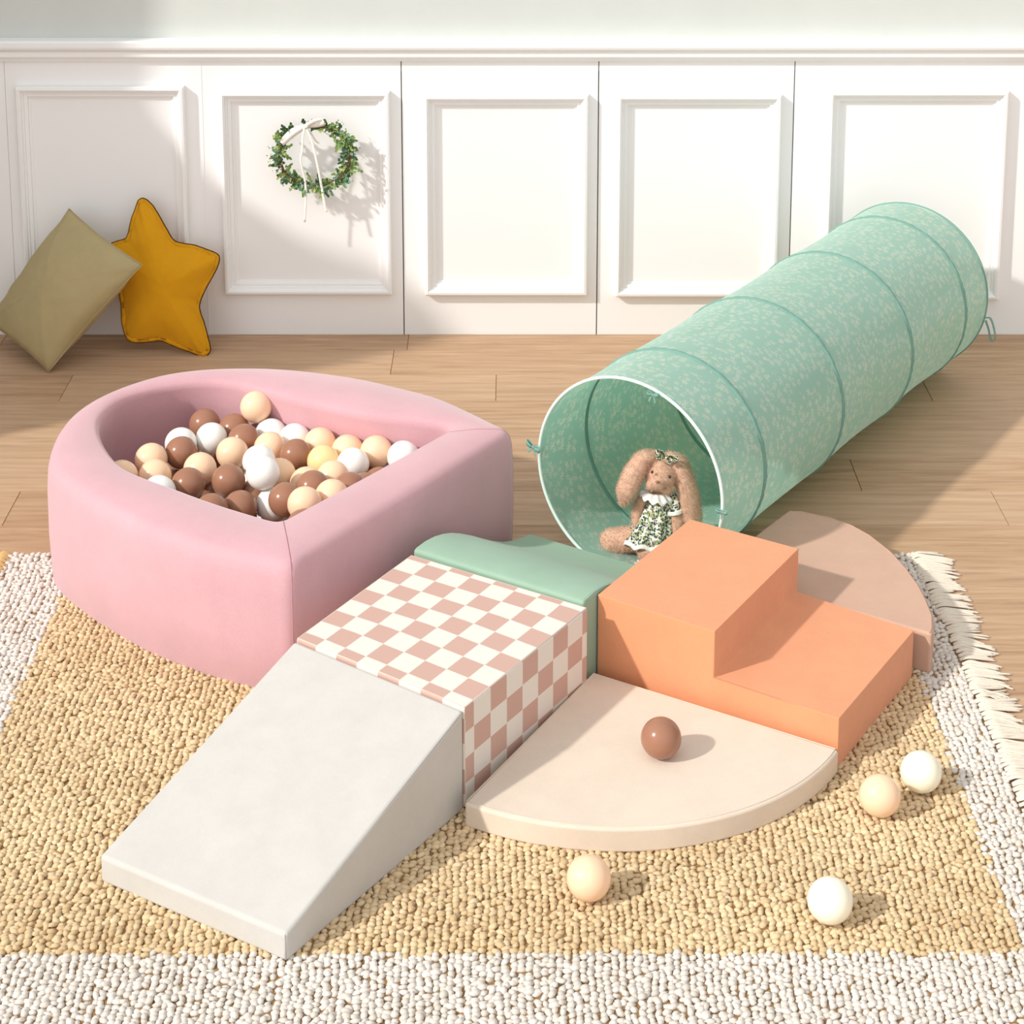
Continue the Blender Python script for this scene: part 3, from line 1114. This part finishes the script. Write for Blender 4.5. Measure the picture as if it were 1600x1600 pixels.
def bow(p, sc, droop, mat, name='tie_bow', parent=None, right=(1, 0, 0), up=(0, 0, 1)):
    p = np.array(p, float)
    rt = np.array(right, float); rt /= np.linalg.norm(rt)
    upv = np.array(up, float); upv /= np.linalg.norm(upv)
    fw = np.cross(rt, upv)
    parts = []
    for s in (-1, 1):
        loop = [p, p + s * rt * .45 * sc + upv * .14 * sc - fw * .22 * sc, p + s * rt * 1.0 * sc + upv * .2 * sc - fw * .05 * sc, p + s * rt * .95 * sc + upv * .1 * sc + fw * .15 * sc, p + s * rt * .45 * sc + fw * .2 * sc, p]
        lp = catmull(loop, 6)
        parts.append(ribbon(lp, upv + fw * .15, [sc * (.22 + .42 * math.sin(PI * i / (len(lp) - 1)) ** .7) for i in range(len(lp))]))
        tail = [p, p + s * rt * .35 * sc - upv * (.35 + droop * .2) * sc + fw * .08 * sc, p + s * rt * .55 * sc - upv * (.8 + droop * .5) * sc + fw * .1 * sc]
        parts.append(ribbon(catmull(tail, 6), rt + fw * .3, .36 * sc))
    bmv = [(p + np.array(w) * .24 * sc) for w in iv]
    parts.append((bmv, [tuple(int(x) for x in f) for f in iff]))
    return mk(name, *merge(parts), mat, parent, smooth=True)


bow(tpt(PI - .10, -.012, TR + .004), .017, .2, M['mint_band'], parent=root, right=(pr[0], pr[1], -.35), up=(.2, 0, 1))
bow(tpt(math.radians(74), -.004, TR - .010), .013, .9, M['mint_band'], parent=root, right=(pr[0], pr[1], 0), up=(0, 0, 1))
bow(tpt(math.radians(-2), -.006, TR + .002), .012, .6, M['mint_band'], parent=root, right=(pr[0], pr[1], 0), up=(0, 0, 1))
# inner closing strap under the top bow and the loop at the far end
a0 = math.radians(72)
pts = [tpt(a0, .002, TR - .006), tpt(a0 + .03, .03, TR - .016), tpt(a0 - .02, .07, TR - .020), tpt(a0 - .10, .11, TR - .012), tpt(a0 - .14, .13, TR - .004)]
v, f = ribbon(catmull(pts, 8), (pr[0], pr[1], -.3), .010)
mk('strap', v, f, M['mint_band'], root, smooth=True)
pe = tpt(math.radians(-12), 1.0, TR + .003)
pts = [pe, pe + [.012, -.004, -.002], pe + [.022, -.006, -.03], pe + [.026, -.006, -.058], pe + [.016, -.004, -.060], pe + [.008, -.002, -.03], pe + [.0, 0, -.008]]
v, f = ribbon(catmull(pts, 8), (ax[0], ax[1], 0), .010, .0012)
mk('tie_loop', v, f, M['mint_band'], root, smooth=True)


# ------------------------------------------------------------- plush bunny
def ell(c, rx, ry, rz, R=None, seg=20):
    bm = bmesh.new()
    bmesh.ops.create_uvsphere(bm, u_segments=seg, v_segments=seg // 2 + 2, radius=1)
    V = np.array([v.co[:] for v in bm.verts]) * np.array([rx, ry, rz])
    F = [tuple(v.index for v in f.verts) for f in bm.faces]
    bm.free()
    if R is not None: V = V @ np.array(R).T
    return list(V + np.array(c)), F


def limb(path, radii, n=14):
    """tapered round limb with domed ends"""
    P = catmull(path, 8)
    R = np.interp(np.linspace(0, 1, len(P)), np.linspace(0, 1, len(radii)), radii)
    V, F = tube(P, 1.0, n, False, None)
    V = np.array(V).reshape(len(P), n, 3)
    for i in range(len(P)):
        V[i] = P[i] + (V[i] - P[i]) * R[i]
    parts = [(list(V.reshape(-1, 3)), F), ell(P[0], R[0], R[0], R[0], None, 14), ell(P[-1], R[-1], R[-1], R[-1], None, 14)]
    return merge(parts)


BYD = 3.955
hd = UY(1034, 741, BYD)
root = empty('plush_bunny', (hd[0] - .01, BYD + .01, .004), 'brown plush bunny in a floral dress sitting inside the tunnel mouth', 'plush toy')
PXM = 745.0
H = lambda u, v, dy=0.0: UY(u, v, BYD + dy)
view = np.array([0, -1, .35]); view /= np.linalg.norm(view)
parts = []
parts.append(ell(hd, .0335, .033, .035))
parts.append(ell(H(1028, 753, -.024), .019, .016, .0155))          # muzzle
parts.append(ell(H(1019, 757, -.018), .013, .014, .011))
parts.append(ell(H(1042, 762, -.018), .016, .014, .012))
# body under the dress
parts.append(limb([H(1032, 778, .012), H(1026, 806, .014), H(1016, 838, .016)], [.022, .030, .036]))
# ears
parts.append(limb([H(1021, 712, .004), H(1005, 718, .0), H(990, 741, -.006), H(979, 767, -.012), H(975, 781, -.012)], [.012, .019, .022, .0215, .012]))
parts.append(limb([H(1048, 714, .002), H(1061, 724, -.002), H(1070, 750, -.006), H(1077, 778, -.008), H(1081, 806, -.008), H(1083, 824, -.008)], [.012, .018, .0205, .022, .021, .014]))
# arms
parts.append(limb([H(1048, 782, .0), H(1056, 800, -.006), H(1058, 822, -.012), H(1054, 834, -.014)], [.014, .014, .014, .011]))
parts.append(limb([H(1004, 780, .004), H(997, 795, .004), H(995, 812, .0), H(999, 824, -.002)], [.012, .012, .011, .009]))
# legs
lf = U(957, 846, .026)
hipL = H(1006, 836, .0)
hipL[2] = max(hipL[2], .03)
parts.append(limb([hipL, .5 * (hipL + lf) + [0, 0, -.002], lf], [.024, .026, .0275]))
rf = U(1013, 860, .030)
hipR = H(1034, 838, .0)
parts.append(limb([hipR, .5 * (hipR + rf), rf], [.024, .023, .024]))
V, F = merge(parts)
me = bpy.data.meshes.new('tmp')
me.from_pydata([tuple(v - np.array(root.location)) for v in V], [], F)
tmp = bpy.data.objects.new('tmp', me)
COL.objects.link(tmp)
rm = tmp.modifiers.new('r', 'REMESH')
rm.mode = 'VOXEL'
rm.voxel_size = .0024
smd = tmp.modifiers.new('s', 'SMOOTH')
smd.iterations = 4
smd.factor = .5
bpy.context.view_layer.update()
dg = bpy.context.evaluated_depsgraph_get()
bme = bpy.data.meshes.new_from_object(tmp.evaluated_get(dg))
bpy.data.objects.remove(tmp)
nv = len(bme.vertices)
vc = np.zeros(nv * 3); bme.vertices.foreach_get('co', vc); vc = vc.reshape(-1, 3)
vn = np.zeros(nv * 3); bme.vertices.foreach_get('normal', vn); vn = vn.reshape(-1, 3)
base_faces = [tuple(p.vertices) for p in bme.polygons]
# short plush hairs grown from the skin
NH = 34000
pick = rng.integers(0, nv, NH)
P_ = vc[pick] + rng.normal(0, .0008, (NH, 3))
Nn = vn[pick] + rng.normal(0, .45, (NH, 3)) + np.array([0, 0, -.35])
Nn /= np.linalg.norm(Nn, axis=1)[:, None]
S_ = np.cross(Nn, rng.normal(0, 1, (NH, 3)))
S_ /= np.linalg.norm(S_, axis=1)[:, None]
ln = rng.uniform(.004, .0085, NH)[:, None]
P_ = P_ - vn[pick] * .001
hv = np.stack([P_ - S_ * .00035, P_ + S_ * .00035, P_ + Nn * ln], 1).reshape(-1, 3)
hf = (np.arange(NH)[:, None] * 3 + np.arange(3)[None] + nv)
me = bpy.data.meshes.new('body')
me.from_pydata([tuple(v) for v in np.vstack([vc, hv])], [], base_faces + [tuple(int(x) for x in f) for f in hf])
me.polygons.foreach_set('use_smooth', [True] * len(me.polygons))
place('body', me, M['fur'], root)
# dress: flared from shoulders to hem with folds
V, F = [], []
rings = [(1031, 774, .018, .016), (1030, 782, .027, .022), (1028, 796, .032, .027), (1024, 812, .036, .032), (1019, 828, .043, .040), (1014, 842, .050, .046)]
na = 48
for k, (u, v, ra, rb) in enumerate(rings):
    c = H(u, v, .010 - .003 * k)
    for j in range(na):
        a = 2 * PI * j / na
        w = 1 + (.075 * k / 5) * math.sin(a * 9 + k * .2)
        V.append(c + np.array([ra * w * math.cos(a), rb * w * math.sin(a) * .95, .004 * k / 5 * math.sin(a * 9) + (.012 * k / 5) * (-math.sin(a)) * .3]))
for k in range(len(rings) - 1):
    for j in range(na):
        F.append((k * na + j, k * na + (j + 1) % na, (k + 1) * na + (j + 1) % na, (k + 1) * na + j))
dr = mk('dress', V, F, M['print'], root, smooth=True)
s_ = dr.modifiers.new('solid', 'SOLIDIFY'); s_.thickness = .0015; s_.offset = 1
# white hem, collar, cuff
k = len(rings) - 1
hem = [V[k * na + j] for j in range(na)]
hv, hfc = [], []
cen = np.mean(hem, 0)
for j in range(na):
    d = hem[j] - cen
    d = d / np.linalg.norm(d)
    hv += [hem[j] + d * .0005 + [0, 0, .002], hem[j] + d * .0045 + [0, 0, -.007]]
for j in range(na):
    j2 = (j + 1) % na
    hfc.append((2 * j, 2 * j2, 2 * j2 + 1, 2 * j + 1))
h = mk('hem', hv, hfc, M['white_cotton'], root, smooth=True)
s_ = h.modifiers.new('solid', 'SOLIDIFY'); s_.thickness = .0016; s_.offset = 1
tag(h, 'white hem')
hv, hfc = [], []
cn = H(1026, 767, .0)
for s in range(5):
    q = s / 4
    for j in range(72):
        a = 2 * PI * j / 72
        r = .015 + .022 * q
        w = math.sin(a * 11) * .0042 * q
        hv.append(cn + np.array([r * math.cos(a), r * .85 * math.sin(a) - .004, -.010 * q * q + w + .006 * q * (-math.cos(a)) * 1.0 + .004 * math.sin(a) * q]))
for s in range(4):
    for j in range(72):
        j2 = (j + 1) % 72
        hfc.append((s * 72 + j, s * 72 + j2, (s + 1) * 72 + j2, (s + 1) * 72 + j))
c_ = mk('collar', hv, hfc, M['white_cotton'], root, smooth=True)
s_ = c_.modifiers.new('solid', 'SOLIDIFY'); s_.thickness = .0012
tag(c_, 'white ruffled collar')
v, f = limb([H(1047, 779, .0), H(1053, 789, -.005), H(1055, 796, -.007)], [.0165, .018, .0165])
mk('sleeve', v, f, M['print'], root, smooth=True)
v, f = tube([H(1055, 795, -.007), H(1056.5, 801, -.008)], .0185, 18)
cf = mk('cuff', v, f, M['white_cotton'], root, smooth=True, bevel=.0015)
tag(cf, 'white sleeve cuff')
bow(H(1041, 714, -.030), .024, -.4, M['print'], 'hair_bow', root, right=(1, -.1, -.38), up=(.35, -.5, 1))
mk('eye', *ell(H(1019, 737.5, -.0335), .0028, .0028, .0034, None, 12), M['black'], root, smooth=True)
mk('eye', *ell(H(1046.5, 745, -.0335), .0029, .0029, .0035, None, 12), M['black'], root, smooth=True)
mk('nose', *ell(H(1027, 753, -.0405), .0045, .003, .003, None, 12), M['nose'], root, smooth=True)


# ----------------------------------------------------------------- pillows
def cushion(name, label, outline, nrm, thick, mat, k=.05, ncell=34, center=None, wr=.003, quad=None):
    """stuffed cushion from a planar outline (world points) and its facing direction"""
    O = np.array(outline)
    c = O.mean(0) if center is None else np.array(center)
    nrm = np.array(nrm) / np.linalg.norm(nrm)
    root = empty(name, (c[0], c[1], FZ), label, 'cushion')
    N = len(O)
    V, F = [], []
    segA, segB = O, np.roll(O, -1, 0)

    def bd(p):
        e_ = segB - segA
        tq = np.clip(((p - segA) * e_).sum(1) / ((e_ ** 2).sum(1) + 1e-12), 0, 1)
        return np.min(np.linalg.norm(segA + e_ * tq[:, None] - p, axis=1))

    ss = [1 - (1 - i / ncell) ** 1.0 for i in range(ncell + 1)]
    hh = np.zeros((ncell + 1, N))
    for a_, s in enumerate(ss):
        for i in range(N):
            hh[a_, i] = 0 if a_ == ncell else thick * (1 - math.exp(-bd(c + (O[i] - c) * s) / k))
    if quad is not None:
        qa, qb, qc, qd = quad
        for a_, s in enumerate(ss):
            for i in range(N):
                p = c + (O[i] - c) * s
                u_, v_ = .5, .5
                for _ in range(6):
                    f_ = qa * (1 - u_) * (1 - v_) + qb * u_ * (1 - v_) + qc * u_ * v_ + qd * (1 - u_) * v_ - p
                    ju = (qb - qa) * (1 - v_) + (qc - qd) * v_
                    jv = (qd - qa) * (1 - u_) + (qc - qb) * u_
                    du = np.linalg.lstsq(np.stack([ju, jv], 1), -f_, rcond=None)[0]
                    u_, v_ = u_ + du[0], v_ + du[1]
                q_ = max(0, math.sin(PI * min(1, max(0, u_)))) * max(0, math.sin(PI * min(1, max(0, v_))))
                hh[a_, i] = 0 if a_ == ncell else thick * q_ ** .48
    for _ in range(60 if quad is None else 4):
        g_ = hh.copy()
        m_ = hh[1:-1]
        wgt = 1 / (.3 + np.arange(1, ncell) / ncell)[:, None]
        lap = .25 * (hh[:-2] + hh[2:] + np.roll(m_, 1, 1) + np.roll(m_, -1, 1))
        g_[1:-1] = m_ + .6 * (lap - m_)
        g_[0] = g_[1].mean()
        hh = g_
    for sgn in (1, -1):
        b0_ = len(V)
        for s in ss[1:]:
            for i in range(N):
                p = c + (O[i] - c) * s
                d = bd(p)
                h = hh[ss.index(s), i]
                w = wr * mnoise.noise(Vector(p * 11)) * (1 - s ** 6) + .0016 * mnoise.noise(Vector(p * 38)) * min(1, d / .02)
                # puckers running in from the seam
                w += .0022 * math.sin(i * 2 * PI / 7.0 + 2 * math.sin(i * .31)) * math.exp(-((d - .012) / .012) ** 2) * (s < 1)
                V.append(p + nrm * sgn * (h + w * (s < 1)))
        V.append(c + nrm * sgn * hh[0, 0])
        ci = len(V) - 1
        for r_ in range(ncell - 1):
            for i in range(N):
                i2 = (i + 1) % N
                F.append((b0_ + r_ * N + i, b0_ + r_ * N + i2, b0_ + (r_ + 1) * N + i2, b0_ + (r_ + 1) * N + i))
        for i in range(N):
            F.append((ci, b0_ + i, b0_ + (i + 1) % N))
    o = mk('cover', V, F, mat, root, smooth=True)
    bm = bmesh.new(); bm.from_mesh(o.data)
    bmesh.ops.remove_doubles(bm, verts=bm.verts, dist=.0002)
    bmesh.ops.recalc_face_normals(bm, faces=bm.faces)
    bm.to_mesh(o.data); bm.free()
    return root, O, nrm, c


# star cushion on a plane leaning back on the wall
S0, S1 = U(322, 552, FZ + .006), UY(223, 313, 5.205)


def starpt(u, v):
    # plane containing the x direction, leaning from S0's depth to S1's
    kz = (S1[1] - S0[1]) / (S1[2] - S0[2])
    d = ray(u, v)
    tq = (S0[1] + kz * (CH - S0[2])) / (d[1] - kz * d[2])
    return CAMP + tq * d


star_px = [(223, 313), (231, 318), (240, 330), (254, 353), (266, 375), (278, 382), (300, 386), (316, 391), (330, 396), (339, 402), (338, 412), (333, 423), (320, 447), (311, 466), (308, 480), (313, 498), (318, 515), (324, 536), (325, 547), (320, 553), (311, 552),
           (290, 544), (265, 534), (250, 529), (238, 530), (222, 532), (208, 531), (199, 524), (195, 510), (193, 492), (192, 474), (189, 455), (183, 435), (176, 410), (170, 394), (170, 387), (179, 382), (192, 378), (200, 374), (204, 362), (208, 346), (214, 328), (218, 317)]
O = catmull([starpt(u, v) for u, v in star_px], 3, True)
kz = (S1[1] - S0[1]) / (S1[2] - S0[2])
nr = (0, -1, kz)
root, O, nr, c = cushion('star_cushion', 'mustard yellow star-shaped cushion leaning on the wall panelling', O, nr, .052, M['mustard'], .055, 24, starpt(258, 446))
# frayed double seam edge, dark on its back layer
na = len(O)
for side_, mm, nm, w_ in ((.0008, M['mustard'], 'seam_flange', .008), (-.0016, M['dark_trim'], 'dark_seam_edge', .0105)):
    hv, hfc = [], []
    for i in range(na):
        tq = O[(i + 1) % na] - O[i - 1]
        ou = np.cross(tq, nr); ou /= np.linalg.norm(ou) + 1e-9
        if ou @ (O[i] - c) < 0 and abs(ou @ (O[i] - c)) > .02: ou = -ou
        wv = .0035 * math.sin(i * .9) + .002 * math.sin(i * 2.3)
        for (dd, hh) in ((-.004, -.0007), (w_, -.0007), (w_, .0007), (-.004, .0007)):
            hv.append(O[i] + ou * (dd - .003) + nr * (side_ + hh + wv * max(0, dd) / w_))
    for i in range(na):
        i2 = (i + 1) % na
        for q in range(4):
            hfc.append((i * 4 + q, i * 4 + (q + 1) % 4, i2 * 4 + (q + 1) % 4, i2 * 4 + q))
    mk(nm, hv, hfc, mm, root, smooth=True)

# olive cushion standing on its corner
cB, cT, cR, cL = U(76, 581, FZ + .004), UY(108, 326, 5.19), UY(222, 414, 5.02), UY(-18, 503, 5.185)
cor = [cB, cR, cT, cL]
cen = sum(cor) / 4
O = []
for q in range(4):
    A_, B_ = cor[q], cor[(q + 1) % 4]
    for i in range(22):
        s = i / 22
        p = A_ + (B_ - A_) * s
        pull = .045 * math.sin(PI * s) ** .8
        O.append(p + (cen - p) / np.linalg.norm(cen - p) * pull * .16)
nr = np.cross(cR - cL, cT - cB)
nr = nr / np.linalg.norm(nr)
if nr[1] > 0: nr = -nr
root, O, nr, c = cushion('square_cushion', 'olive green linen cushion tipped on one corner against the wall', O, nr, .072, M['olive'], .05, 30, cen, .004, cor)
v, f = tube([p + nr * .0 for p in O], .0016, 6, True)
mk('seam', v, f, M['olive'], root, smooth=True)

# ------------------------------------------------------------------ wreath
wy = WY - .052
wc = UY(492, 243, wy)
root = empty('wreath', (wc[0], WY - .004, wc[2]), 'small green leafy wreath with cream ribbon hanging on the white panel', 'wreath')
sc = .1 / 58.0 * 58.0
RXw, RZw = .094, .083
ring = [wc + np.array([RXw * math.cos(a), .004 * math.sin(3 * a), RZw * math.sin(a)]) for a in np.linspace(0, 2 * PI, 72, endpoint=False)]
parts = []
for s in range(3):
    pts = [p + np.array([.003 * math.cos(i * .7 + s * 2), .003 * math.sin(i * .7 + s * 2), .003 * math.cos(i * .5 + s)]) for i, p in enumerate(ring)]
    parts.append(tube(pts, .0016, 6, True))
mk('twig_ring', *merge(parts), M['twig'], root, smooth=True)


def leaf(c, d, up, ln_, w_):
    d = d / np.linalg.norm(d)
    sd = np.cross(d, up); sd /= np.linalg.norm(sd) + 1e-9
    nn = np.cross(sd, d)
    V = [c, c + d * ln_ * .35 + sd * w_ + nn * .001, c + d * ln_ * .75 + sd * w_ * .7, c + d * ln_, c + d * ln_ * .75 - sd * w_ * .7, c + d * ln_ * .35 - sd * w_ + nn * .001, c + d * ln_ * .5 - nn * .0012]
    return V, [(0, 1, 6), (1, 2, 6), (2, 3, 6), (3, 4, 6), (4, 5, 6), (5, 0, 6)]


lm = ['leaf_a', 'leaf_b', 'leaf_c', 'leaf_d', 'leaf_b', 'leaf_a']
V, F, MI = [], [], []
for s in range(270):
    a = random.uniform(-PI, PI)
    # bare twigs at the top left where the ribbon is tied
    if math.radians(72) < a < math.radians(125) and random.random() < .85: continue
    base = wc + np.array([RXw * math.cos(a), 0, RZw * math.sin(a)])
    outd = np.array([math.cos(a), random.uniform(-.9, .5), math.sin(a)])
    tang = np.array([-math.sin(a), 0, math.cos(a)])
    d = outd * random.uniform(-.55, 1.2) + tang * random.uniform(-1, .6)
    d /= np.linalg.norm(d)
    L_ = random.uniform(.012, .030)
    mi = random.randrange(6)
    for q in range(random.randint(4, 7)):
        pp = base + d * L_ * (q + 1) / 6
        dd = d + np.array([random.uniform(-1, 1), random.uniform(-1, .6), random.uniform(-1, 1)]) * .9
        v, f = leaf(pp, dd, np.array([random.uniform(-.6, .6), -1, random.uniform(-.3, .6)]), random.uniform(.008, .0135), random.uniform(.0028, .0048))
        o_ = len(V)
        V += v
        F += [tuple(i + o_ for i in ff) for ff in f]
        MI += [mi] * 6
lo = mk('foliage', V, F, [M[x] for x in lm], root, midx=None)
lo.data.polygons.foreach_set('material_index', MI)
s_ = lo.modifiers.new('solid', 'SOLIDIFY'); s_.thickness = .0005
tag(lo, kind='stuff')
parts, MI = [], []
for s in range(120):
    a = random.uniform(-PI, PI)
    if math.radians(60) < a < math.radians(130): continue
    rr_ = random.uniform(1.05, 1.36) if random.random() < .7 else random.uniform(.86, 1.0)
    p = wc + np.array([RXw * rr_ * math.cos(a), random.uniform(-.022, .012), RZw * rr_ * math.sin(a)])
    b_ = [p + w * random.uniform(.0013, .0024) for w in iv.astype(float)]
    parts.append((b_, [tuple(int(x) for x in f) for f in iff]))
    MI += [0 if (abs(a + .35) < .5 or random.random() < .25) else (1 if random.random() < .45 else 2)] * len(iff)
bo = mk('berries', *merge(parts), [M['bud_a'], M['bud_b'], M['leaf_c']], root, smooth=True)
bo.data.polygons.foreach_set('material_index', MI)
tag(bo, kind='stuff')
kt = UY(474, 200, wy - .012)
P = lambda u, v, dy=-.014: UY(u, v, wy + dy)
parts = []
for path, w_ in (([P(478, 197), P(468, 203), P(455, 212), P(445, 221), P(440, 224), P(447, 214), P(460, 203), P(478, 197)], .015),
                 ([P(478, 197), P(490, 190, -.02), P(503, 187), P(506, 192), P(495, 196), P(478, 197)], .013),
                 ([P(476, 198), P(473, 214, -.02), P(472, 236, -.022), P(470, 252, -.02), P(476, 280), P(478, 305), P(476, 347)], .006),
                 ([P(478, 198), P(486, 218, -.02), P(492, 240, -.022), P(498, 268, -.02), P(503, 295), P(507, 318), P(510, 331)], .007),
                 ([P(478, 197), P(484, 205), P(492, 218, -.004), P(498, 224, .002)], .006)):
    parts.append(ribbon(catmull(path, 8), (-.6, -.15, .75) if w_ > .008 else (1, -.25, 0), w_))
parts.append(ell(P(478, 198, -.016), .006, .005, .005, None, 12))
mk('ribbon', *merge(parts), M['ribbon'], root, smooth=True)
v, f = tube([UY(492, 199, wy), UY(492, 197, WY + .004)], .0018, 8)
mk('hook', v, f, M['nail'], root, smooth=True)

# ------------------------------------------------------------------- light
sd = Vector((.86, .50, -.70)).normalized()
sun = bpy.data.lights.new('sun', 'SUN')
sun.energy = 3.0
sun.angle = math.radians(2.2)
sun.color = (1, .97, .925)
so = bpy.data.objects.new('sun', sun)
so.rotation_euler = sd.to_track_quat('-Z', 'Y').to_euler()
so.location = (-3, 1, 4)
COL.objects.link(so)
w = bpy.data.worlds.new('world')
SC.world = w
w.use_nodes = True
nt = w.node_tree
bg = nt.nodes['Background']
# added soft fill: world made brighter behind and to the left of the viewer
tc = nt.nodes.new('ShaderNodeTexCoord')
dp = nt.nodes.new('ShaderNodeVectorMath'); dp.operation = 'DOT_PRODUCT'
nt.links.new(tc.outputs['Generated'], dp.inputs[0])
dp.inputs[1].default_value = Vector((-.35, -.85, .35)).normalized()
mr = nt.nodes.new('ShaderNodeMapRange')
nt.links.new(dp.outputs['Value'], mr.inputs[0])
mr.inputs[1].default_value, mr.inputs[2].default_value = -.4, 1
mr.inputs[3].default_value, mr.inputs[4].default_value = .36, 1.30
nt.links.new(mr.outputs[0], bg.inputs[1])
bg.inputs[0].default_value = (.975, .98, 1.0, 1)
vs = SC.view_settings
vs.view_transform = 'Standard'
vs.look = 'None'
vs.exposure = 0
vs.gamma = 1
vs.use_curve_mapping = False
